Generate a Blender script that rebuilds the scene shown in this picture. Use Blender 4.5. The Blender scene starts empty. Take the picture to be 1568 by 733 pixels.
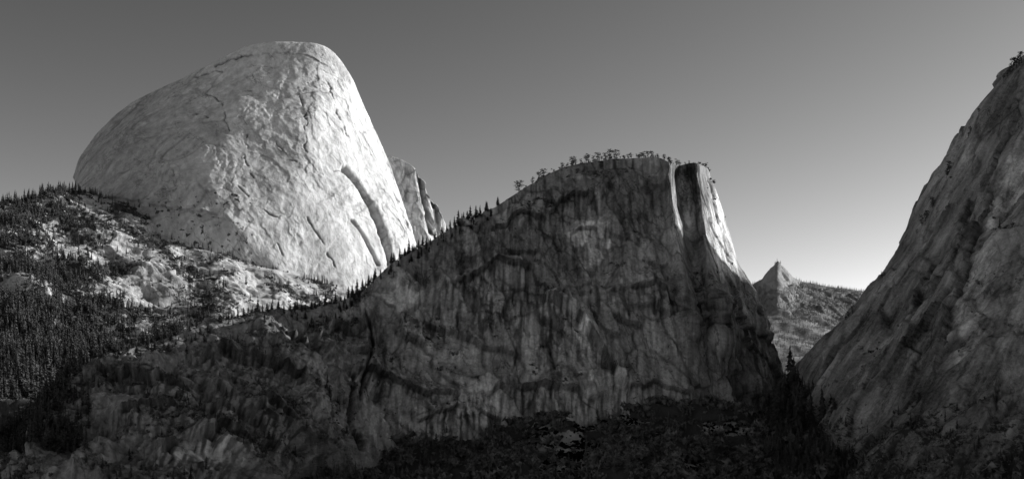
import bpy, math, numpy as np
from mathutils import Vector
rng = np.random.default_rng(7)
sc = bpy.context.scene
sc.view_settings.view_transform = 'Standard'
sc.view_settings.look = 'None'
sc.view_settings.exposure = 0
F = 1700.0; CX = 784.0; HY = 640.0      # image pixels at a chosen depth -> metres

# ------------------------------------------------------------------ noise
perm = rng.permutation(256); perm = np.concatenate([perm, perm, perm]).astype(np.int32)
G = rng.normal(size=(256, 3)); G /= np.linalg.norm(G, axis=1)[:, None]; G = (G*1.6).astype(np.float32)
CJ = (.5 + rng.uniform(-.42, .42, (256, 3))).astype(np.float32)
CV = rng.uniform(-1, 1, 256).astype(np.float32); CT = rng.normal(0, .9, (256, 3)).astype(np.float32)
def noise(P):
    P = np.asarray(P, np.float32); sh = P.shape[:-1]; P = P.reshape(-1, 3)
    fl = np.floor(P); f = P - fl; i = fl.astype(np.int32) & 255
    u = f * f * f * (f * (f * 6 - 15) + 10)
    fx, fy, fz = f[:, 0].copy(), f[:, 1].copy(), f[:, 2].copy()
    ix, iy, iz = i[:, 0].copy(), i[:, 1].copy(), i[:, 2].copy()
    ux, uy, uz = u[:, 0].copy(), u[:, 1].copy(), u[:, 2].copy()
    out = 0
    for dx in (0, 1):
        wx = ux if dx else 1 - ux
        a = perm[ix + dx]
        for dy in (0, 1):
            wxy = wx * (uy if dy else 1 - uy)
            b = perm[(a + iy + dy) & 255]
            for dz in (0, 1):
                g = G[perm[(b + iz + dz) & 255]]
                out = out + wxy * (uz if dz else 1 - uz) * (g[:, 0]*(fx-dx) + g[:, 1]*(fy-dy) + g[:, 2]*(fz-dz))
    return out.reshape(sh)
def fbm(P, o=4, gain=.5):
    s = 0; a = 1.0; q = np.array(P, np.float32)
    for k in range(o):
        s = s + a * noise(q); a *= gain; q = q * 2.03 + 17.3
    return s
def ridged(P, o=4, gain=.5):
    s = 0; a = 1.0; q = np.array(P, np.float32)
    for k in range(o):
        s = s + a * (1 - 2 * np.abs(noise(q))); a *= gain; q = q * 2.03 + 9.1
    return s
def facets(P):
    """jointed rock: tilted planar blocks. returns height, joint mask, block tone"""
    P = np.asarray(P, np.float32); sh = P.shape[:-1]; P = P.reshape(-1, 3)
    b = np.floor(P - .5).astype(np.int32)
    d1 = np.full(len(P), 9., np.float32); d2 = d1.copy(); v = np.zeros(len(P), np.float32); tn = v.copy()
    for dx in (0, 1):
        for dy in (0, 1):
            for dz in (0, 1):
                c = b + np.array([dx, dy, dz], np.int32)
                h = perm[(perm[(perm[c[:, 0] & 255] + c[:, 1]) & 255] + c[:, 2]) & 255]
                r = P - c - CJ[h]; d = np.sqrt((r*r).sum(1)); m = d < d1
                d2 = np.where(m, d1, np.minimum(d2, d))
                v = np.where(m, CV[h] + (CT[h]*r).sum(1), v); tn = np.where(m, CV[h], tn); d1 = np.where(m, d, d1)
    return v.reshape(sh), np.exp(-((d2-d1)/.045)**2).reshape(sh), tn.reshape(sh)
def sst(x, a, b):
    t = np.clip((x - a) / (b - a), 0, 1); return t * t * (3 - 2 * t)
def terrace(n, k, sharp=.8, mask=1.):
    q = n * k; fl = np.floor(q); fr = q - fl
    return ((fl + .25*fr + .75*sst(fr, sharp, 1.0)) / k)*mask + n*(1-mask)
def warp(A, s, amp):
    return A + np.stack([fbm(A/s, 2), fbm(A/s+31, 2), fbm(A/s+77, 2)], -1) * amp
def V3(a, b, c): return np.array([a, b, c], float)

# ------------------------------------------------------------------ sheets
def cr(P, u):
    n = len(P); i = np.clip(np.floor(u).astype(int), 0, n - 2); t = (u - i)
    t = t.reshape((-1,) + (1,) * (P.ndim - 1))
    p0 = P[np.maximum(i - 1, 0)]; p1 = P[i]; p2 = P[i + 1]; p3 = P[np.minimum(i + 2, n - 1)]
    m1 = (p2 - p0) * .42; m2 = (p3 - p1) * .42
    t2 = t * t; t3 = t2 * t
    return (2*t3 - 3*t2 + 1) * p1 + (t3 - 2*t2 + t) * m1 + (-2*t3 + 3*t2) * p2 + (t3 - t2) * m2
def sheet(cols, ts, gpow, nu, nv, back=((120, 45), (380, 330), (700, 800)), shrink=(.03, .12, .3)):
    cols = np.array(cols, float)
    rows = []
    for t in ts:
        g = 1 - (1 - min(t, 1)) ** gpow + max(t - 1, 0) * .3
        r = cols[:, 0] + (cols[:, 1] - cols[:, 0]) * t
        D = cols[:, 0, 2] + (cols[:, 1, 2] - cols[:, 0, 2]) * g
        rows.append(np.stack([(r[:, 0] - CX) / F * D, D, (HY - r[:, 1]) / F * D], 1))
    crest = rows[0]; xc = crest[:, 0].mean(); bk = []
    for (dy, dz), s in zip(back, shrink):
        b = crest.copy(); b[:, 0] += (xc - b[:, 0]) * s; b[:, 1] += dy
        b[:, 2] = np.maximum(b[:, 2] - dz, -220); bk.append(b)
    C = np.array(bk[::-1] + rows)
    nb = len(bk)
    lu = np.linalg.norm(np.diff(C[nb:], axis=1), axis=2).mean(0)
    cu = np.concatenate([[0], np.cumsum(lu)])
    u = np.interp(np.linspace(0, cu[-1], nu), cu, np.arange(len(cu)))
    lv = np.linalg.norm(np.diff(C[nb:], axis=0), axis=2).mean(1)
    cv = np.concatenate([[0], np.cumsum(lv)])
    v = np.interp(np.linspace(0, cv[-1], nv), cv, np.arange(len(cv))) + nb
    vb = np.concatenate([np.linspace(0, nb - 1, 20)[:-1], np.linspace(nb - 1, nb, 36)[:-1]])
    v = np.concatenate([vb, v])
    A = cr(C, v)
    A = cr(np.swapaxes(A, 0, 1), u)
    return np.swapaxes(A, 0, 1).copy(), len(vb)
def normals(A):
    du = np.gradient(A, axis=1); dv = np.gradient(A, axis=0)
    n = np.cross(dv, du); n /= np.linalg.norm(n, axis=2)[..., None] + 1e-9
    h = n[n.shape[0] // 2:, :, 1].mean()
    return -n if h > 0 else n
def proj(A):
    return CX + F * A[..., 0] / A[..., 1], HY - F * A[..., 2] / A[..., 1]
def fade(A, nb, lo=.25, L=60.):
    r = np.linalg.norm(A - A[nb][None], axis=2); return lo + (1-lo)*sst(r, 0, L)
def dpoly(X, Y, pts):
    best = np.full(X.shape, 1e9); side = np.zeros(X.shape)
    for (x0, y0), (x1, y1) in zip(pts[:-1], pts[1:]):
        dx, dy = x1 - x0, y1 - y0; L = dx*dx + dy*dy
        t = np.clip(((X - x0) * dx + (Y - y0) * dy) / L, 0, 1)
        d = np.hypot(X - x0 - t * dx, Y - y0 - t * dy)
        s = np.sign((X - x0) * dy - (Y - y0) * dx)
        m = d < best; best = np.where(m, d, best); side = np.where(m, s, side)
    return best, side
def make_mesh(name, A, mat, attrs=None):
    nv, nu, _ = A.shape
    idx = np.arange(nv * nu).reshape(nv, nu)
    q = np.stack([idx[:-1, :-1], idx[1:, :-1], idx[1:, 1:], idx[:-1, 1:]], -1).reshape(-1, 4)
    return raw_mesh(name, A.reshape(-1, 3), q, mat, attrs, True)
def raw_mesh(name, V, Fc, mat, attrs=None, smooth=False):
    k = Fc.shape[1]; me = bpy.data.meshes.new(name)
    me.vertices.add(len(V)); me.vertices.foreach_set('co', V.astype(np.float32).ravel())
    me.loops.add(Fc.size); me.loops.foreach_set('vertex_index', Fc.astype(np.int32).ravel())
    me.polygons.add(len(Fc))
    me.polygons.foreach_set('loop_start', (np.arange(len(Fc)) * k).astype(np.int32))
    me.polygons.foreach_set('loop_total', np.full(len(Fc), k, np.int32))
    me.polygons.foreach_set('use_smooth', np.full(len(Fc), smooth, bool))
    me.update(calc_edges=True)
    for an, av in (attrs or {}).items():
        a = me.attributes.new(an, 'FLOAT', 'POINT'); a.data.foreach_set('value', av.astype(np.float32).ravel())
    me.materials.append(mat)
    ob = bpy.data.objects.new(name, me); sc.collection.objects.link(ob)
    return ob

# ------------------------------------------------------------------ materials
def rock_mat(name, lo, hi, veg=.03, big=.006, streak_s=.05, streak_z=.08, a=1.6, b=1.4, c=1.2, bump=4.0, crack=.35, lean=0., bs_=.2, vs=.09, fine=.11, sy=1.):
    m = bpy.data.materials.new(name); m.use_nodes = True
    nt = m.node_tree; N = nt.nodes; L = nt.links
    bs = N['Principled BSDF']; bs.inputs['Roughness'].default_value = .9
    bs.inputs['Specular IOR Level'].default_value = .15
    tc = N.new('ShaderNodeTexCoord')
    def nz(scale, detail, rough, mapping=None, dist=0., ln=0.):
        n = N.new('ShaderNodeTexNoise'); n.inputs['Scale'].default_value = scale
        n.inputs['Detail'].default_value = detail; n.inputs['Roughness'].default_value = rough
        n.inputs['Distortion'].default_value = dist
        src = tc.outputs['Object']
        if ln:
            mr = N.new('ShaderNodeMapping'); mr.inputs['Rotation'].default_value = (0, ln, 0)
            L.new(src, mr.inputs['Vector']); src = mr.outputs[0]
        if mapping:
            mp = N.new('ShaderNodeMapping'); mp.inputs['Scale'].default_value = mapping
            L.new(src, mp.inputs['Vector']); src = mp.outputs[0]
        L.new(src, n.inputs['Vector'])
        return n.outputs['Fac']
    def M(op, x, y, clamp=False):
        n = N.new('ShaderNodeMath'); n.operation = op; n.use_clamp = clamp
        for i, s in enumerate((x, y)):
            if isinstance(s, (int, float)): n.inputs[i].default_value = s
            else: L.new(s, n.inputs[i])
        return n.outputs[0]
    n1 = nz(big, 10, .62); n2 = nz(streak_s, 6, .6, (1, sy, streak_z), 0, lean); n3 = nz(fine, 8, .75)
    v = M('ADD', M('ADD', M('MULTIPLY', M('SUBTRACT', n1, .5), a), M('MULTIPLY', M('SUBTRACT', n2, .5), b)),
          M('ADD', M('MULTIPLY', M('SUBTRACT', n3, .5), c), .5), True)
    val = M('ADD', M('MULTIPLY', v, hi - lo), lo)
    # fine joints, only in fractured zones
    zone = M('MULTIPLY', M('SUBTRACT', nz(.012, 3, .5), .46), 9., True)
    ck = nz(.013, 6, .6, (1, 1, .3), .3, lean + .3)
    ck = M('MULTIPLY', M('ABSOLUTE', M('SUBTRACT', ck, .5), 0), 70., True)
    dk = M('MULTIPLY', M('SUBTRACT', 1., ck), M('MULTIPLY', zone, crack))
    val = M('MULTIPLY', val, M('SUBTRACT', 1., dk))
    at = N.new('ShaderNodeAttribute'); at.attribute_name = 'tone'
    val = M('MULTIPLY', val, at.outputs['Fac'])
    av = N.new('ShaderNodeAttribute'); av.attribute_name = 'veg'
    vv = M('ADD', av.outputs['Fac'], M('MULTIPLY', M('SUBTRACT', nz(vs, 6, .7), .5), 2.2))
    vv = M('MULTIPLY', M('SUBTRACT', vv, .45), 5.0, True)
    mx = N.new('ShaderNodeMix'); mx.data_type = 'FLOAT'
    L.new(vv, mx.inputs[0]); L.new(val, mx.inputs[2]); mx.inputs[3].default_value = veg
    cb = N.new('ShaderNodeCombineColor')
    for i in range(3): L.new(mx.outputs[0], cb.inputs[i])
    L.new(cb.outputs[0], bs.inputs['Base Color'])
    bp = N.new('ShaderNodeBump'); bp.inputs['Strength'].default_value = 1.0; bp.inputs['Distance'].default_value = bump
    L.new(nz(bs_, 10, .72, (1, 1, .5), 0, lean), bp.inputs['Height']); L.new(bp.outputs[0], bs.inputs['Normal'])
    return m
def leaf_mat(name, lo, hi, scale=.05):
    m = bpy.data.materials.new(name); m.use_nodes = True
    nt = m.node_tree; N = nt.nodes; L = nt.links; bs = N['Principled BSDF']
    bs.inputs['Roughness'].default_value = .8; bs.inputs['Specular IOR Level'].default_value = .15
    tc = N.new('ShaderNodeTexCoord'); n = N.new('ShaderNodeTexNoise'); n.inputs['Scale'].default_value = scale
    n.inputs['Detail'].default_value = 5; L.new(tc.outputs['Object'], n.inputs['Vector'])
    r = N.new('ShaderNodeValToRGB'); r.color_ramp.elements[0].position = .35; r.color_ramp.elements[1].position = .65
    r.color_ramp.elements[0].color = (lo, lo, lo, 1); r.color_ramp.elements[1].color = (hi, hi, hi, 1)
    L.new(n.outputs['Fac'], r.inputs[0]); L.new(r.outputs[0], bs.inputs['Base Color'])
    return m

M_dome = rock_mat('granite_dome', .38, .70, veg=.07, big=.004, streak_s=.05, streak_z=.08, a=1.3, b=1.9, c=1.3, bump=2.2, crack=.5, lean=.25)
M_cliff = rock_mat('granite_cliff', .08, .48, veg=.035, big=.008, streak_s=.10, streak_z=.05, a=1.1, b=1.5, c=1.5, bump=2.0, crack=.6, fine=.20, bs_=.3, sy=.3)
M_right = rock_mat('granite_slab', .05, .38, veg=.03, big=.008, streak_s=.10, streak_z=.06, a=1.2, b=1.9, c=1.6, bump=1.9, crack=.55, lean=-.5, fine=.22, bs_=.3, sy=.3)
M_hill = rock_mat('granite_hillside', .20, .64, veg=.055, big=.01, streak_s=.03, streak_z=1, a=1.6, b=1., c=1.8, bump=2, crack=.4, vs=.06)
M_talus = rock_mat('scree', .14, .36, veg=.05, big=.02, streak_s=.05, streak_z=1, bump=2)
M_far = rock_mat('far_rock', .21, .28, veg=.17, big=.003, streak_s=.01, streak_z=1, a=1., b=1., c=.6, bump=2, crack=.1)  # pale, low-contrast rock colour stands in for distance haze
M_ground = rock_mat('valley_floor', .03, .07, veg=.03, bump=2)
M_boulder = rock_mat('boulder_granite', .26, .50, veg=.2, bump=.3, crack=.1)
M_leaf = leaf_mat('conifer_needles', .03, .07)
M_leafd = leaf_mat('dark_conifer_needles', .02, .06)  # darker copy of the needles, shade put into the colour
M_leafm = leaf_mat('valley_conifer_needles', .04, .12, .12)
M_leafl = leaf_mat('sunlit_conifer_needles', .05, .12)  # paler copy of the needles, sunlight put into the colour
M_leaff = leaf_mat('far_conifer_needles', .12, .20)  # needles paled in colour to stand in for distance haze
M_shrub = leaf_mat('shrub_leaves', .02, .17, .09)

# ================================================================== HALF DOME
dome_cols = [((112,272,3800),(116,330,3480)),((124,241,3800),(128,330,3420)),((150,205,3800),(155,335,3370)),
 ((200,161,3780),(195,345,3310)),((270,127,3760),(232,360,3270)),((328,97,3740),(275,385,3255)),((378,72,3725),(330,410,3265)),
 ((430,66,3720),(390,430,3290)),((488,67,3740),(440,445,3330)),((515,84,3770),(485,455,3380)),((538,118,3800),(525,460,3440)),
 ((560,168,3840),(560,465,3500)),((579,210,3870),(597,460,3560)),((597,250,3900),(625,455,3620)),((612,298,3930),(645,450,3680)),
 ((640,385,3960),(665,445,3740)),((650,430,4100),(680,470,3900))]
A, nb = sheet(dome_cols, (0,.05,.14,.28,.46,.7,1,1.25), 1.7, 640, 500)
N = normals(A); PX, PY = proj(A); fd = fade(A, nb, .35, 60)
Q = warp(A, 180., 30) + np.stack([fbm(A/18.+5, 2)]*3, -1)*3
rot = np.stack([Q[...,0]*.8 - Q[...,2]*.6, Q[...,1], Q[...,0]*.6 + Q[...,2]*.8], -1)
m1 = sst(fbm(A/150.+200, 2), -.05, .35); m2 = sst(fbm(A/110.+230, 2), 0, .35)
t1 = terrace(fbm(rot/V3(330, 330, 240.), 6, .5), 4, .95, m1*.8)
f1, j1, o1 = facets(rot/V3(110, 110, 260.)); f2, j2, o2 = facets(Q/V3(34, 34, 70.)+40)
d = t1 * 11 + f1 * 1.0 + f2 * .7 * (.2+m2) + fbm(A/22., 4) * 1.1 + fbm(A/260.+3, 2)*9 + ridged(rot/V3(30,30,260.), 3)*.6
tone = 1 - .35*j1*m1 - .30*j2*m2; tone += .04*o1 + .04*o2
veg = np.zeros(PX.shape)
d *= fd
wob = fbm(A/30.+9, 3)*4; msk = sst(fbm(A/30.+49, 2), -.35, .15)
for pts, w, dep, main in [([(528,258),(545,280),(565,315),(582,345),(598,385),(603,402)], 3.6, 46, 1),
                    ([(538,338),(556,358),(572,385),(580,402)], 1.9, 22, 1),
                    ([(508,258),(530,264)], 1.0, 6, 0), ([(598,292),(612,330),(625,362)], 1.2, 8, 0),
                    ([(315,145),(340,155),(345,185),(352,200)], 1.1, 7, 0), ([(290,180),(310,175),(330,190)], 1.1, 7, 0),
                    ([(420,365),(437,395)], .9, 6, 0), ([(380,200),(372,240),(388,270)], .9, 6, 0), ([(455,130),(470,180),(468,230)], .8, 5, 0), ([(500,110),(515,160),(535,210)], .8, 5, 0),
                    ([(360,280),(400,320),(430,335)], .9, 6, 0), ([(470,330),(495,370),(510,410)], .9, 6, 0),
                    ([(330,100),(355,92),(385,86)], 2.2, 8, 1), ([(300,120),(330,110),(342,112)], 1.2, 6, 1),
                    ([(240,300),(262,282),(268,262)], .9, 6, 0), ([(425,215),(440,240),(462,250)], .8, 5, 0)]:
    wb = wob*(.7 if main else 1.3)
    dd, s = dpoly(PX + wb, PY + wb, pts)
    mk = 1 if main else msk
    e = np.exp(-(dd / w) ** 2)*mk; d -= dep * e; tone *= 1 - .75 * e
    d += np.where(s > 0, dep * .08 * np.exp(-dd / (w * 5)), 0) * (1 - e) * mk
for pts, h, Lg in [([(250,318),(290,322),(345,330),(362,352)], 13, 20), ([(130,296),(180,302),(240,316)], 7, 10), ([(300,140),(325,132),(365,130),(390,112)], 5, 12),
                   ([(380,90),(420,82),(470,84),(500,100)], 3, 8)]:
    dd, s = dpoly(PX+wob, PY+wob, pts); d += np.where(s > 0, h * np.exp(-dd / Lg), 0); tone *= 1 - .35*np.exp(-(dd/1.2)**2)*msk
tone *= 1 + .24 * fbm(rot/V3(24, 24, 320.) + 9, 4) + .10*fbm(A/60.+91, 3)
tone *= 1 - .40 * sst(-(PX - 300) / 140., -.5, 1)  # shading of the left flank painted into the tone
tone = np.clip(tone, .1, 1.25)
veg += .6 * sst(noise(A/14.+3), .25, .5) * sst(PY, 285, 300) * (1 - sst(PX, 380, 430))
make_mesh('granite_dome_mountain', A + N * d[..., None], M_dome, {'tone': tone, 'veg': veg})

sh = [((585,246,4150),(585,440,4000)),((600,241,4130),(600,440,3960)),((625,250,4120),(618,440,3930)),((640,263,4110),(634,440,3920)),((652,281,4110),(648,440,3925)),
 ((662,300,4120),(662,440,3960)),((672,320,4130),(672,440,4010)),((680,342,4150),(682,440,4080)),((686,365,4200),(695,445,4150))]
A, nb = sheet(sh, (0,.06,.2,.5,1), 1.4, 160, 200)
N = normals(A); PX, PY = proj(A)
f1, j1, o1 = facets(A/V3(40, 40, 160.))
d = f1*6 + ridged(A/V3(25,25,120.), 3) * 3 + fbm(A/14., 3) * 1.3
d *= fade(A, nb, .4, 40)
tone = np.clip(.85 + .35 * fbm(A/V3(20,20,120.), 3) - .3*j1, .3, 1.3)
for pts, w in [([(640,262),(650,300),(660,355)], 4), ([(655,285),(668,320),(674,360)], 3)]:
    dd, s = dpoly(PX, PY, pts); d -= 24*np.exp(-(dd/w)**2); tone *= 1-.7*np.exp(-(dd/w)**2)
make_mesh('granite_shoulder_mountain', A + N*d[...,None], M_dome, {'tone': tone, 'veg': np.zeros(PX.shape)})

# ================================================================== LIT HILLSIDE
hc = [((-300,345,2900),(-500,640,1900)),((-100,325,2950),(-250,640,1950)),((0,312,3000),(-80,640,2000)),((60,300,3100),(0,640,2000)),
 ((110,291,3300),(60,640,2050)),((160,302,3350),(120,640,2100)),((230,334,3310),(200,640,2100)),((300,374,3290),(270,640,2150)),
 ((370,400,3290),(350,640,2200)),((440,418,3330),(430,640,2250)),((500,434,3380),(500,640,2300)),((560,446,3460),(560,640,2350)),
 ((640,450,3620),(640,640,2400)),((720,460,3720),(720,640,2450))]
A, nbh = sheet(hc, (0,.08,.22,.4,.6,.8,1,1.3), 1.15, 560, 340)
N = normals(A); PX, PY = proj(A)
Q = warp(A, 120., 30)
f1, j1, o1 = facets(Q/V3(80, 70, 50.)); f2, j2, o2 = facets(Q/V3(24, 20, 18.)+40)
d = fbm(A/320., 3) * 34 + terrace(fbm(Q/V3(220,140,120.), 4), 5, .8) * 22 + f1*4 + f2*1.1 + fbm(A/14., 3) * .9
d *= fade(A, nbh, .2, 120)
H = A + N * d[..., None]; HN = normals(H)
vegn = fbm(A/130.+2, 4) * .9 + .5 * (1 - sst(PX, 80, 340)) + .6 * sst(PY, 450, 540) * (1 - sst(PX,300,560))
vegh = np.clip(.37 + vegn, 0, 1)
make_mesh('forested_hillside', H, M_hill, {'tone': np.clip(1 + .3*fbm(A/60.,3) - .3*j1 + .08*o2, .4, 1.4), 'veg': vegh * .78})
hill = (H, HN, PX, PY, vegh, nbh)

# ================================================================== CENTRAL CLIFF
cc = [((-120,720,1500),(-300,900,1300)),((-40,690,1520),(-150,850,1250)),((30,655,1560),(-60,840,1200)),((90,602,1620),(20,820,1200)),
 ((150,556,1680),(80,800,1200)),((220,528,1750),(160,790,1200)),((300,503,1800),(240,780,1220)),((400,482,1880),(340,780,1280)),
 ((500,468,1960),(440,770,1400)),((550,452,2000),(510,770,1600)),((600,405,2030),(575,760,1720)),((650,375,2060),(640,750,1780)),
 ((700,348,2080),(695,750,1810)),((760,318,2110),(750,750,1830)),((800,291,2130),(800,750,1840)),((850,265,2150),(850,750,1850)),
 ((900,252,2160),(905,750,1855)),((960,244,2170),(970,750,1860)),((1003,241,2165),(1050,750,1865)),((1024,250,2120),(1088,750,1872)),
 ((1037,255,2220),(1107,750,1892)),((1056,251,2215),(1125,750,1890)),((1069,252,2205),(1138,750,1895)),((1083,262,2390),(1240,750,2160)),
 ((1080,275,2510),(1225,750,2330)),((1060,300,2680),(1180,750,2580))]
A, nbc = sheet(cc, (0,.03,.08,.18,.34,.5,.7,.85,1,1.15), 1.35, 1000, 560, shrink=(.01,.06,.15))
N = normals(A); PX, PY = proj(A); fd = fade(A, nbc, .12, 60)
Q = warp(A, 110., 18) + np.stack([fbm(A/14.+5, 2)]*3, -1)*1.5
br = 1 - sst(PX, 480, 600)
m1 = sst(fbm(A/100.+200, 2), -.15, .2)
t1 = terrace(fbm(Q/V3(170, 170, 380.), 5), 5, .92, m1)
rotb = np.stack([Q[...,0]*.85 - Q[...,2]*.5, Q[...,1], Q[...,0]*.5 + Q[...,2]*.85], -1)
t3 = terrace(fbm(rotb/V3(190, 100, 50.) + 8, 4), 5, .88)
rotc = np.stack([Q[...,0]*.9 + Q[...,2]*.42, Q[...,1], -Q[...,0]*.42 + Q[...,2]*.9], -1)
f1, j1, o1 = facets(rotc/V3(60, 75, 190.)); f2, j2, o2 = facets(Q/V3(19, 30, 60.)+40); f3, j3, o3 = facets(rotb/V3(80, 50, 26.)+90)
S_ = A*V3(1, .3, 1) + np.stack([fbm(A/40.+5, 2)]*3, -1)*2
flute = ridged(S_/V3(20, 20, 300.) + 3, 3)
pillar = sst(PX, 990, 1020)*(1-sst(PY, 400, 470))
d = t1 * 28 + (f1 * 7.5 + flute*2.2) * (1-br*.7) + f2 * 1.8*(1-.4*br) + f3*(1.2 + 1.8*br) + t3 * (5 + 15*br) + fbm(A/16., 3) * .8 + br * fbm(A/150.+4, 2) * 14
d *= 1 - .75*pillar
d *= fd
tone = 1 - .45*j1*(1-br) - .30*j2*m1 - .35*j3*(.3+.7*br) + .12*o1 + .09*o2 + .08*o3*br
wob = fbm(A/26.+9, 3)*5; msk = sst(fbm(A/V3(25,25,50.)+49, 2), -.3, .2)
for pts, w, dep, main in [([(1024,255),(1029,300),(1036,350),(1046,392)], 1.4, 5, 1), ([(620,470),(622,530),(620,600)], 1.6, 8, 0), ([(545,560),(540,610),(545,690)], 3.0, 14, 1),
                    ([(560,480),(575,520),(560,570),(552,610)], 2.6, 11, 1), ([(690,420),(700,470),(702,540)], 1.5, 8, 0), ([(835,520),(848,560),(850,600)], 2.4, 11, 0),
                    ([(1056,255),(1060,300),(1068,360)], 1.3, 6, 1), ([(1085,275),(1100,340),(1118,400)], 1.4, 8, 1),
                    ([(905,440),(900,480),(915,520)],1.6,8, 0), ([(780,430),(790,500),(785,570)],1.4,6, 0), ([(960,470),(975,540),(970,610)],1.4,6, 0)]:
    dd, s = dpoly(PX+wob*(.3 if main else .7), PY, pts); mk = 1 if main else msk
    e = np.exp(-(dd / w) ** 2)*mk; d -= dep * e; tone *= 1 - .65 * e
    d += np.where(s > 0, dep*.5*np.exp(-dd/12.), 0)*mk*(1-pillar)
wob2 = fbm(V3(1,0,1)*A/40.+3, 3) * 9
msk2 = sst(fbm(A/45.+149, 2), -.5, 0)
for pts, h, Lg in [([(848,478),(880,500),(905,530),(930,565),(945,590)], 38, 30), ([(755,603),(800,598),(850,605),(895,612)], 28, 22),
                   ([(560,560),(600,580),(640,602),(690,612)], 16, 15), ([(430,500),(470,512),(520,500),(565,485)], 24, 16),
                   ([(300,560),(350,545),(430,550),(470,575)], 22, 18), ([(130,600),(200,585),(290,600)], 18, 16), ([(250,690),(330,670),(420,690)], 18, 16),
                   ([(190,640),(270,625),(340,640),(400,630)], 14, 14), ([(340,600),(400,615),(450,640)], 12, 12),
                   ([(876,352),(900,346),(930,352)], 9, 14), ([(950,450),(1000,440),(1040,470)], 16, 18), ([(960,600),(1010,590),(1060,600)], 14, 16),
                   ([(690,345),(760,350),(830,325),(900,305)], 13, 14), ([(1090,470),(1130,480),(1165,520)], 10, 12), ([(640,640),(700,630),(760,640)],12,14),([(700,430),(760,410),(820,430),(860,470)],16,18)]:
    dd, s = dpoly(PX + wob2, PY + wob2, pts); d += np.where(s > 0, h * np.exp(-dd / Lg), 0)*(.3+.7*msk2)
    tone *= 1 - .65 * np.exp(-(dd / 2.4) ** 2)*msk2
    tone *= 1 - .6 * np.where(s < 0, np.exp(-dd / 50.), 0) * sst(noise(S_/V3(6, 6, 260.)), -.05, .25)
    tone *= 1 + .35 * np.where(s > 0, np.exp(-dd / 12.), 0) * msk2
n22 = fbm(A/V3(18,18,34.), 4)
def blob(x0, y0, rx, ry, n=1.0):
    r = np.hypot((PX - x0) / rx, (PY - y0) / ry) + n * .6 * n22
    return 1 - sst(r, .7, 1.0)
# dark summit band, paler lower wall
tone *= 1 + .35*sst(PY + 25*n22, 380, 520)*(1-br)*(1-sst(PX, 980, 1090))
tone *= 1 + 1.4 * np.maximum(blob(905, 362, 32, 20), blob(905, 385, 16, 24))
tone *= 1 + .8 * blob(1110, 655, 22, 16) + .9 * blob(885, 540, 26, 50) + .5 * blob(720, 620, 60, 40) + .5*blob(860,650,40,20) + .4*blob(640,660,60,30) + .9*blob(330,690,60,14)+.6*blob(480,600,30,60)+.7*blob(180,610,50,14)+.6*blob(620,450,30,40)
tone *= 1 + .8 * blob(1042, 330, 18, 70, .3) + 1.6 * blob(1112, 345, 30, 95, .3)  # sunlight on the narrow face and right flank painted into the tone
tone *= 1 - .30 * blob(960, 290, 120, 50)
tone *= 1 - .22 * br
tone *= 1 + .30 * (1-.6*br) * fbm(S_/V3(8, 8, 200.) + 2, 4) + .30 * fbm(A/90.+6, 3) + .18*fbm(Q/V3(10,10,16.)+33, 3)
stn = sst(fbm(S_/V3(10, 10, 400.) + 52, 3), .15, .4) * sst(fbm(A/120.+61, 2), -.1, .2); tone *= 1 - .6*stn*(1-.7*br)
tone = np.clip(tone*.94, .10, 2.8)
C = A + N * d[..., None]; CN = normals(C)
vegc = .35*sst(CN[..., 2], .35, .75) + .45 * fbm(A/70.+12, 4) * (0.5 + .7*br) + .2*sst(-(PY-300)/60, 0, 1)
vegc += .35 * sst(fbm(A/50.+20,3), .2, .6)
ravine = (1-sst(PX, 60, 140))*(1-sst(PY, 640, 700))
vegc = np.clip(vegc+ravine, 0, 1)
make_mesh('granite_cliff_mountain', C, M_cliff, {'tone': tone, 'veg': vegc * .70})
cliff = (C, CN, PX, PY, vegc, nbc)

# ================================================================== RIGHT MOUNTAIN
rc = [((1215,640,2050),(1290,760,1700)),((1236,572,2000),(1275,760,1600)),((1262,537,1980),(1290,770,1500)),((1300,488,1950),(1310,770,1420)),
 ((1350,432,1920),(1350,780,1350)),((1382,392,1900),(1385,780,1300)),((1420,332,1880),(1430,780,1270)),((1450,272,1870),(1475,780,1250)),
 ((1480,222,1860),(1530,780,1230)),((1510,162,1850),(1600,780,1220)),((1545,116,1840),(1680,780,1200)),((1575,88,1830),(1760,780,1200)),
 ((1640,20,1830),(1900,780,1200)),((1750,-110,1850),(2100,780,1150)),((1900,-260,1880),(2400,780,1100)),((2200,-380,1900),(2800,780,1000)),
 ((2700,-400,1950),(3400,780,1000))]
A, nbr = sheet(rc, (0,.04,.12,.25,.42,.6,.8,1,1.15), 1.25, 860, 460, back=((120,30),(400,190),(850,750)), shrink=(0,.03,.1))
N = normals(A); PX, PY = proj(A)
Q = warp(A, 110., 14) + np.stack([fbm(A/14.+5, 2)]*3, -1)*1.2
rr = np.stack([Q[...,0]*.86 - Q[...,2]*.5, Q[...,1], Q[...,0]*.5 + Q[...,2]*.86], -1)
rs = np.stack([A[...,0]*.86 - A[...,2]*.5, A[...,1]*.25, A[...,0]*.5 + A[...,2]*.86], -1)
m1 = sst(fbm(A/100.+200, 2), -.15, .2)
t1 = terrace(fbm(rr/V3(110, 110, 460.)+40, 5), 4, .93, m1)
f1, j1, o1 = facets(rr/V3(45, 60, 210.)); f2, j2, o2 = facets(rr/V3(16, 24, 60.)+40)
d = t1 * 20 + f1 * 6 + f2*1.6 + ridged(rs/V3(18, 18, 260.)+4, 3) * 1.8 + fbm(A/14., 3) * .8
d *= fade(A, nbr, .25, 60)
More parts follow.
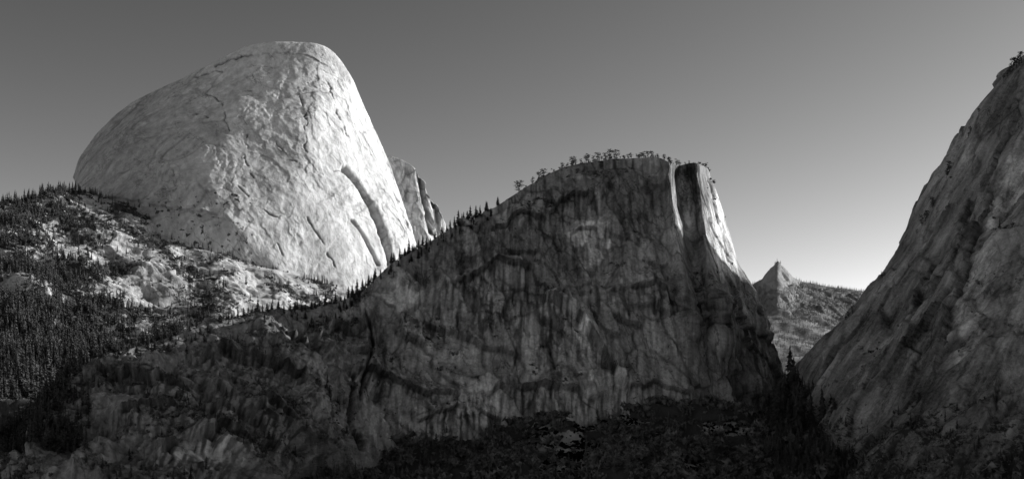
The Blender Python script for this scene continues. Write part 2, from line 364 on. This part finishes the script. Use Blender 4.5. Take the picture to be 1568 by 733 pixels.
tone = 1 + .34*fbm(rs/V3(7, 7, 200.)+21, 4) + .30*fbm(A/80.+3, 3) - .45*j1 - .35*j2*m1 + .1*o1 + .12*o2
n30 = fbm(A/V3(22,22,60.), 3)
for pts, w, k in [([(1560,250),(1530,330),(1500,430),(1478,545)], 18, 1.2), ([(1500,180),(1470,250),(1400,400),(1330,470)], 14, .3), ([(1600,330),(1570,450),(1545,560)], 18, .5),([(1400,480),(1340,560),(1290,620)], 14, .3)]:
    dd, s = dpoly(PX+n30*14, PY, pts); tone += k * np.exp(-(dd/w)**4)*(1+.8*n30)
wob = fbm(A/35.+9, 3)*8; msk = sst(fbm(A/40.+49, 2), -.3, .2)
for pts, w, dep in [([(1545,190),(1520,240),(1495,330),(1470,440),(1440,560)], 2.2, 13), ([(1420,400),(1400,480),(1405,560)], 1.8, 9), ([(1560,520),(1530,580),(1520,650)], 2.0, 9), ([(1480,300),(1440,400),(1380,500)], 1.6, 8)]:
    dd, s = dpoly(PX+wob, PY, pts); e = np.exp(-(dd/w)**2)*msk; d -= dep*e; tone *= 1-.6*e; d += np.where(s < 0, dep*np.exp(-dd/14.), 0)
tone *= 1 - .22*sst(PY, 480, 700)                       # darker towards the foot
tone = np.clip(tone*.88, .15, 2.6)
R = A + N*d[...,None]; RN = normals(R)
vegr = np.clip(.3*sst(RN[...,2], .5, .85) + .5*fbm(A/60.+12, 4) + .6*sst(PY, 600, 710), 0, 1)
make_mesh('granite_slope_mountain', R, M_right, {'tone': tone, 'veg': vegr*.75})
right = (R, RN, PX, PY, vegr, nbr)

# ================================================================== TALUS / LOWER SLOPES
tcs = [((380,760,1800),(250,900,1100)),((470,705,1800),(380,860,1100)),((540,692,1830),(480,840,1100)),((640,688,1850),(600,830,1100)),((700,672,1870),(680,830,1100)),
 ((760,655,1880),(740,830,1100)),((830,648,1890),(820,830,1100)),((900,640,1900),(900,830,1100)),((960,630,1910),(980,830,1100)),((1040,632,1920),(1060,830,1100)),
 ((1120,640,1930),(1140,830,1100)),((1180,635,2000),(1200,830,1100)),((1230,600,2150),(1260,830,1100)),((1290,650,1900),(1320,830,1100)),((1360,690,1600),(1400,830,1100)),
 ((1450,700,1500),(1500,830,1050)),((1600,690,1450),(1700,830,1000)),((1800,690,1450),(2000,850,1000))]
A, nbt = sheet(tcs, (0,.1,.3,.5,.75,1,1.3), 1.1, 440, 200, back=((80,30),(200,120),(400,300)))
N = normals(A); PX, PY = proj(A)
d = fbm(A/130.+3, 4)*24 + ridged(A/40., 3)*3
T = A + N*d[...,None]; TN = normals(T); PX, PY = proj(T)
scree = np.zeros(PX.shape)
for x0, y0, rx, ry in [(865,690,50,42),(905,652,40,12),(1110,657,36,12),(960,645,26,10),(1060,715,25,10),(1480,705,40,12),(1380,715,30,8)]:
    r = np.hypot((PX-x0)/rx, (PY-y0)/ry) + .8*fbm(A/25.+6, 3); scree = np.maximum(scree, 1-sst(r, .4, 1.1))
make_mesh('talus_slope', T, M_talus, {'tone': 1+scree*.5, 'veg': np.clip(.9-scree*1.0, -.3, 1)})
talus = (T, TN, PX, PY, scree, nbt)

# ================================================================== DISTANCE
fc = [((900,520,9300),(900,560,7500)),((1060,475,9300),(1060,560,7500)),((1120,455,9200),(1120,560,7400)),((1143,442,9100),(1145,560,7300)),((1156,433,9050),(1156,560,7250)),((1167,427,9030),(1167,560,7200)),((1177,419,9000),(1177,560,7100)),((1184,409,9000),(1184,560,7100)),((1190,400,9000),(1190,560,7100)),
 ((1195,405,9000),(1196,560,7100)),((1205,415,9000),(1205,560,7100)),((1214,425,9050),(1216,560,7150)),((1223,430,9080),(1225,560,7150)),((1236,433,9100),(1238,560,7200)),((1275,440,9200),(1275,560,7300)),((1335,448,9400),(1335,560,7500)),((1420,455,9600),(1420,560,7700)),((1700,470,9800),(1700,560,7900))]
A, nbf = sheet(fc, (0,.06,.15,.3,.5,.75,1), 1.1, 480, 160, back=((200,90),(700,400),(1500,1200)), shrink=(0,.02,.05))
N = normals(A); PX, PY = proj(A)
fpk, jpk, opk = facets(A/V3(130,130,110.))
d = (ridged(A/400., 4)*16 + fpk*12 + fbm(A/90., 3)*6) * fade(A, nbf, .06, 160)
pk = 1 - sst(np.hypot((PX-1192)/42, (PY-424)/22)+.3*fbm(A/120.,3), .7, 1.1)
P_ = A + N*d[...,None]
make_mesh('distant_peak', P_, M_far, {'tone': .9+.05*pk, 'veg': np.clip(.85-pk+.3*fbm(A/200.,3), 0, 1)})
far = (P_, N, PX, PY, pk, nbf)
fc2 = [((950,520,6600),(950,640,3300)),((1080,490,6500),(1080,640,3300)),((1140,482,6500),(1140,640,3300)),((1180,488,6450),(1180,640,3300)),((1230,493,6400),(1230,640,3300)),((1290,500,6300),(1290,640,3300)),((1350,508,6200),(1350,640,3300)),((1500,520,6000),(1500,640,3300))]
A, nbf2 = sheet(fc2, (0,.1,.3,.6,1), 1.2, 300, 200, back=((200,60),(600,300),(900,700)), shrink=(0,.0,.0))
N = normals(A); PX2, PY2 = proj(A)
P2 = A + N*(fbm(A/350., 4)*35)[...,None]
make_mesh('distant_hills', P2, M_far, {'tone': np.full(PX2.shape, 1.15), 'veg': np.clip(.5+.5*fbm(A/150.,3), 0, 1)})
far2 = (P2, N, PX2, PY2, None, nbf2)

gx = np.concatenate([-np.geomspace(30000, 200, 60), np.linspace(-180, 180, 12), np.geomspace(200, 30000, 60)])
gy = np.concatenate([np.linspace(-3000, 4000, 140), np.geomspace(4100, 60000, 60)])
X, Y = np.meshgrid(gx, gy)
Z = -125 + 8*fbm(np.stack([X/300., Y/300., X*0], -1), 3)
make_mesh('ground', np.stack([X, Y, Z], -1), M_ground, {'tone': np.ones(X.shape), 'veg': np.full(X.shape, .5)})

# ================================================================== VEGETATION
def conifer(seed, layers=15, nb=6, wid=.17, gaps=.1, bare=.08, lite=False):
    r = np.random.default_rng(seed); V = []; T = []
    def tri(a, b, c): n = len(V); V.extend([a, b, c]); T.append((n, n+1, n+2))
    for k in range(3 if lite else 5):
        q = 6.2832/(3 if lite else 5); a0, a1 = k*q, (k+1)*q
        tri((.014*math.cos(a0), .014*math.sin(a0), -.04), (.014*math.cos(a1), .014*math.sin(a1), -.04), (0, 0, .97))
    for i in range(layers):
        t = i/(layers-1); z = bare + (1-bare)*.96*t
        R0 = wid*((1-t)**.8)*(1 if t > .12 else .75) + .008
        for b in range(nb):
            if r.random() < gaps: continue
            a = r.uniform(0, 6.283); R = R0*r.uniform(.6, 1.2); w = R*.36+.008; zz = z+r.uniform(-.02, .02)
            dr = R*r.uniform(.25, .6); ca, sa = math.cos(a), math.sin(a)
            tip = (R*ca, R*sa, zz-dr); root = (0, 0, zz+.035)
            l = (R*.6*ca-w*sa, R*.6*sa+w*ca, zz-dr*.8-.012); q = (R*.6*ca+w*sa, R*.6*sa-w*ca, zz-dr*.8-.012)
            if lite: tri(root, l, q); continue
            tri(root, l, tip); tri(root, tip, q)
            tri((R*.15*ca, R*.15*sa, zz), (R*.75*ca, R*.75*sa, zz-dr*.5), (R*.5*ca, R*.5*sa, zz-dr-.04))
    return np.array(V), np.array(T)
def pine(seed, clumps=20):
    r = np.random.default_rng(seed); V = []; T = []
    def tri(a, b, c): n = len(V); V.extend([a, b, c]); T.append((n, n+1, n+2))
    lean = r.normal(0, .05, 2)
    for k in range(5):
        a0, a1 = k*1.2566, (k+1)*1.2566
        tri((.03*math.cos(a0), .03*math.sin(a0), -.05), (.03*math.cos(a1), .03*math.sin(a1), -.05), (lean[0], lean[1], .95))
    z0 = r.uniform(.2, .45)
    for c in range(clumps):
        t = r.random()**.8; z = z0+(1-z0)*t; R = .21*math.sin(math.pi*min(1, .25+.75*(1-t)))*r.uniform(.3, 1.1)
        a = r.uniform(0, 6.283); cx, cy = lean[0]*z+R*math.cos(a), lean[1]*z+R*math.sin(a)
        tri((lean[0]*z, lean[1]*z, z-.06), (lean[0]*z, lean[1]*z, z-.035), (cx, cy, z))
        for k in range(12):
            p = np.array([cx, cy, z])+r.normal(0, 1, 3)*np.array([.05, .05, .035])
            e1 = r.normal(0, .045, 3); e2 = r.normal(0, .045, 3); tri(tuple(p), tuple(p+e1), tuple(p+e2))
    return np.array(V), np.array(T)
def bush(seed, n=50, nl=5):
    r = np.random.default_rng(seed); V = []; T = []
    lob = [(r.normal(0, .26), r.normal(0, .26), r.uniform(.25, .75), r.uniform(.22, .4)) for _ in range(nl)]
    for k in range(n):
        x, y, z, s = lob[k % nl]; dv = r.normal(0, 1, 3); dv /= np.linalg.norm(dv); dv[2] = abs(dv[2])*.9-.1
        p = np.array([x, y, z])+dv*s*r.uniform(.75, 1.05)
        e1 = r.normal(0, .15, 3); e2 = r.normal(0, .15, 3); m = len(V)
        V += [p, p+e1, p+e2]; T.append((m, m+1, m+2))
    for x, y, z, s in lob:
        m = len(V); s *= .75
        V += [np.array(q)*s+np.array([x, y, z]) for q in ((1,0,0),(0,1,0),(-1,0,0),(0,-1,0),(0,0,1),(0,0,-1.4))]
        for a, b, c in ((0,1,4),(1,2,4),(2,3,4),(3,0,4),(1,0,5),(2,1,5),(3,2,5),(0,3,5)): T.append((m+a, m+b, m+c))
    return np.array(V), np.array(T)
def rockt(seed):
    import bmesh
    r = np.random.default_rng(seed); bm = bmesh.new(); bmesh.ops.create_icosphere(bm, subdivisions=2, radius=.5)
    V = np.array([v.co[:] for v in bm.verts]); T = np.array([[v.index for v in f.verts] for f in bm.faces]); bm.free()
    for _ in range(9):
        n = r.normal(size=3); n /= np.linalg.norm(n); k = r.uniform(.25, .4); dd = V@n
        V = V - np.outer(np.maximum(dd-k, 0), n)
    V *= r.uniform(.7, 1.2, 3); return V, T
CON = [conifer(s, layers=15+s % 3, wid=.13+.02*(s % 4)) for s in range(7)]
CONL = [conifer(s+20, layers=13+s % 3, nb=6, wid=.13+.02*(s % 4), lite=True) for s in range(8)]
CONS = [conifer(s+50, layers=8, nb=4, wid=.15+.02*(s % 3), lite=True) for s in range(5)]
PIN = [pine(s+100) for s in range(7)]
BSH = [bush(s+200) for s in range(6)]
BSS = [bush(s+220, 22, 3) for s in range(6)]
RCK = [rockt(s+300) for s in range(6)]
def scatter(name, pos, size, temps, mat, wide=1.0):
    pos = np.asarray(pos, float); size = np.asarray(size, float); n = len(pos)
    pick = rng.integers(0, len(temps), n); Vs = []; Ts = []; off = 0
    for k, (tv, tt) in enumerate(temps):
        m = pick == k; c = m.sum()
        if not c: continue
        a = rng.uniform(0, 6.283, c); ca, sa = np.cos(a), np.sin(a)
        ww = wide*rng.uniform(.75, 1.3, c)
        x = tv[None, :, 0]*ca[:, None]-tv[None, :, 1]*sa[:, None]; y = tv[None, :, 0]*sa[:, None]+tv[None, :, 1]*ca[:, None]
        P = np.stack([x*ww[:, None], y*ww[:, None], np.broadcast_to(tv[None, :, 2], x.shape)], -1)*size[m][:, None, None]+pos[m][:, None, :]
        Vs.append(P.reshape(-1, 3)); Ts.append((tt[None]+(np.arange(c)*len(tv))[:, None, None]).reshape(-1, 3)+off); off += c*len(tv)
    return raw_mesh(name, np.concatenate(Vs), np.concatenate(Ts), mat)
def choose(srf, n, w):
    S = srf[0]; w = np.clip(w, 0, None).copy(); w[:srf[5]] *= 0.25
    p = (w/w.sum()).ravel(); i = rng.choice(p.size, n, replace=True, p=p)
    P = S.reshape(-1, 3)[i] + rng.normal(0, 1.5, (n, 3))*np.array([1, 1, 0]); return P, i

H, HN, PX, PY, vg, nb_ = hill
vis = (PX > -120) & (PX < 700) & (PY < 625)
steep = 1 - sst(1-HN[..., 2], .35, .75)*.85
clump = sst(fbm(H/45.+70, 3), -.1, .5)
w = vis * (np.clip(vg, 0, 1)**2.0 + .035) * steep * (.2+clump) * (1 + 2.0*(1-sst(PX, 60, 260)) + 2.5*sst(PY, 480, 530)*(1-sst(PX,250,480)))
P, i = choose(hill, 10500, w)
sz = rng.uniform(12, 30, len(P))*(1+.5*(1-sst(P[:, 1], 2200, 2900))); sz *= rng.uniform(.55, 1.15, len(P))
P[:, 2] -= .5
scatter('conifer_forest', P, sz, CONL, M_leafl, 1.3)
k = rng.integers(0, H.shape[1], 420); kk = rng.integers(nb_-8, nb_+14, 420); P = H[kk, k]; m = (PX[kk, k] < 125) & (PX[kk, k] > -150); P = P[m]
scatter('crest_conifer_trees', P, rng.uniform(14, 36, len(P)), CONL, M_leaf, 1.3)
P, i = choose(hill, 7000, vis*(vg**1.7+.03)*steep*(.1+sst(fbm(H/25.+50, 3), 0, .5)))
scatter('hillside_brush', P, rng.uniform(3, 9, len(P)), BSS, M_leaf, 1.1)

C, CN, PX, PY, vg, nb_ = cliff
crest_px = PX[nb_]
pos = []; sz = []
for px, h in [(795,17),(815,12),(824,14),(832,14),(862,10),(877,15),(882,14),(897,17),(901,16),(910,12),(917,16),(928,16),(933,18),(945,18),(962,12),(966,11),(981,10),(986,13),(992,14),(998,12),(1008,8),(1018,14),(1024,11),(1036,13),(1040,9),(1062,14),(1067,10),(1078,9)]:
    j = np.argmin(np.abs(crest_px-px)); r0 = nb_+rng.integers(-2, 3); pos.append(C[r0, j]-np.array([0,0,1.])); sz.append(h/F*2160*rng.uniform(.8,1.1))
for px in np.concatenate([rng.normal(c, 14, 12) for c in (880, 930, 995, 1040)]):
    if not 790 < px < 1078: continue
    j = np.argmin(np.abs(crest_px-px)); r0 = nb_+rng.integers(-2, 8); pos.append(C[r0, j]-np.array([0,0,1.])); sz.append(rng.uniform(4, 10))
scatter('crest_pine_trees', pos, sz, PIN, M_leafd, 1.25)
pos = []; sz = []
for px, h in [(625,34),(632,22),(648,24),(690,22),(697,20),(703,26),(720,26),(728,22),(735,24),(745,18),(762,20),(715,18),(640,20),(600,20),(612,24),(535,26),(548,30),(556,28),(541,22),(565,22),(575,20),(455,20),(465,20),(398,22),(300,22),(430,18),(480,20),(500,22),(515,24),(150,36),(160,30),(175,28),(190,22),(250,24),(272,30),(268,22),(220,22),(120,34),(105,32)]:
    j = np.argmin(np.abs(crest_px-px)); r0 = nb_+rng.integers(-2, 8); pos.append(C[r0, j]); sz.append(h/F*C[r0, j, 1]*rng.uniform(.7,1))
cpts = np.concatenate([rng.normal(c, s_, n_) for c, s_, n_ in ((545,16,50),(625,25,50),(715,22,50),(160,40,50),(270,30,30),(460,30,30),(380,30,20))])
j = np.array([np.argmin(np.abs(crest_px-q)) for q in cpts]); rr_ = nb_+rng.integers(-6, 26, len(j))
P = np.concatenate([np.array(pos), C[rr_, j]]); S = np.concatenate([np.array(sz), rng.uniform(4, 18, len(j))])
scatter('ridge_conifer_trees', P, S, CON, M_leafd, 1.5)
w = (np.clip(vg, 0, 1)**2.5)*(PX > -60)*(PX < 1215)*sst(CN[..., 2], .15, .55)*(.25+.75*sst(-PX, -620, -450)+.3*sst(-PY,-320,-280))
P, i = choose(cliff, 3600, w)
scatter('cliff_brush', P, 1.5+rng.gamma(1.6, 1.6, len(P)), BSS, M_shrub, 1.0)
w = w*(.3+sst(PY, 440, 640))
P, i = choose(cliff, 300, w)
scatter('cliff_conifer_trees', P, rng.uniform(6, 18, len(P)), CONL, M_leafd, 1.4)
P, i = choose(cliff, 500, (PX > -80)*(PX < 150)*(PY < 690)*(1-sst(PX, 60, 150)+.1))
scatter('ravine_conifer_forest', P, rng.uniform(14, 34, len(P)), CONL, M_leafd, 1.3)

R, RN, PX, PY, vg, nb_ = right
w = (np.clip(vg, 0, 1)**2.5)*(PX < 1640)*sst(RN[..., 2], .2, .6)
P, i = choose(right, 1400, w); scatter('slope_brush', P, 1.5+rng.gamma(1.6, 1.3, len(P)), BSS, M_shrub, 1.0)
P, i = choose(right, 150, w*(.1+sst(PY, 540, 680))); scatter('slope_conifer_trees', P, rng.uniform(6, 18, len(P)), CONL, M_leafd, 1.3)
cp = PX[nb_]; pos = []; sz = []
for px, h in [(1541,14),(1546,18),(1551,22),(1556,20),(1561,16),(1536,12),(1566,18),(1503,10),(1489,12),(1486,10),(1452,14),(1456,18),(1449,15),(1430,12),(1427,18),(1416,14),(1412,18),(1420,12),(1405,8),(1352,10),(1356,8),(1300,12),(1306,14),(1296,9)]:
    j = np.argmin(np.abs(cp-px)); r0 = nb_+rng.integers(-3, 3); pos.append(R[r0, j]); sz.append(h/F*1880*.9)
scatter('slope_crest_pine_trees', pos, sz, PIN, M_leafd, 1.1)

T, TN, PX, PY, scr, nb_ = talus
w = (1-scr*.95)*(PX > 380)*(PX < 1640)
P, i = choose(talus, 6000, w); scatter('shrub_thicket', P, 4+rng.gamma(2.4, 2.6, len(P)), BSH, M_shrub, 1.05)
P, i = choose(talus, 2600, scr**1.2*(PY < 760)); scatter('boulder_field', P, rng.gamma(1.8, 1.7, len(P))+1, RCK, M_boulder, 1.1)
w = (1-scr)*(PX > 1175)*(PX < 1310)*(PY > 630)*(PY < 745)
P, i = choose(talus, 380, w); pos = list(P); sz = list(rng.uniform(18, 40, len(P)))
low = 1e3*(np.arange(PX.shape[0]) < nb_)[:, None]
for px, tip, base in [(1188,580,640),(1197,568,640),(1209,528,640),(1215,546,640),(1222,560,645),(1232,585,650),(1243,583,655),(1252,590,660),(1262,596,665),(1203,565,645),(1238,595,655),(1275,618,672)]+[(x, 635-rng.uniform(25,62)+max(0,x-1250)*.8, 655+rng.uniform(0,14)+max(0,x-1250)*.5) for x in rng.uniform(1186, 1285, 60)]:
    a = np.argmin(np.hypot(PX-px, PY-base)+low); q = T.reshape(-1, 3)[a]; pos.append(q); sz.append((base-tip)/F*q[1])
scatter('valley_conifer_forest', pos, sz, CON, M_leafd, 1.3)
w = (1-scr)*(PX > 480)*(PX < 1600)*(PY > 640)*(.15+sst(fbm(T/90.+15, 2), -.1, .3))
P, i = choose(talus, 1300, w); scatter('talus_conifer_trees', P, rng.uniform(10, 30, len(P)), CON, M_leafm, 1.4)
P2, N2, PX, PY, _, nb_ = far2
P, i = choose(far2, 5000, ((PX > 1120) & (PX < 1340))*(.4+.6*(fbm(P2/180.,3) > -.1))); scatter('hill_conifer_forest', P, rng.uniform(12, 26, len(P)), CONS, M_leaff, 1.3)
P_, N2, PX, PY, pk, nb_ = far
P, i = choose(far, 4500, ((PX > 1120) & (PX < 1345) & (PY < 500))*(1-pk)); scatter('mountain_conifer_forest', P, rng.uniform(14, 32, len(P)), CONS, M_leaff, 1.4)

# ================================================================== LIGHT
EL, AZ = math.radians(20), math.radians(71)
sd = Vector((math.sin(AZ)*math.cos(EL), math.cos(AZ)*math.cos(EL), math.sin(EL)))
sl = bpy.data.lights.new('sun', 'SUN'); sl.energy = 5; sl.angle = math.radians(.5); sl.color = (1, .998, .995)
so = bpy.data.objects.new('sun', sl); so.rotation_euler = sd.to_track_quat('Z', 'Y').to_euler(); sc.collection.objects.link(so)
w = bpy.data.worlds.new('World'); sc.world = w; w.use_nodes = True; nt = w.node_tree
sky = nt.nodes.new('ShaderNodeTexSky'); sky.sky_type = 'NISHITA'; sky.sun_disc = False
sky.sun_elevation = EL; sky.sun_rotation = AZ; sky.altitude = 1700; sky.dust_density = 1.3
sep = nt.nodes.new('ShaderNodeSeparateColor'); nt.links.new(sky.outputs[0], sep.inputs[0])
pw = nt.nodes.new('ShaderNodeMath'); pw.operation = 'POWER'; pw.inputs[1].default_value = 1.75; nt.links.new(sep.outputs[0], pw.inputs[0])
ml = nt.nodes.new('ShaderNodeMath'); ml.operation = 'MULTIPLY'; ml.inputs[1].default_value = .52; nt.links.new(pw.outputs[0], ml.inputs[0])
cmb = nt.nodes.new('ShaderNodeCombineColor')
for i in range(3): nt.links.new(ml.outputs[0], cmb.inputs[i])     # black-and-white film response, red filter
bg = nt.nodes['Background']; nt.links.new(cmb.outputs[0], bg.inputs[0]); bg.inputs[1].default_value = .15

cam = bpy.data.cameras.new('camera'); co = bpy.data.objects.new('camera', cam); sc.collection.objects.link(co)
co.location = (0, 0, 0); co.rotation_euler = (math.radians(90), 0, 0)
cam.sensor_width = 36; cam.lens = 36*F/1568; cam.shift_y = (HY-366.5)/1568
cam.clip_start = 1; cam.clip_end = 120000; sc.camera = co
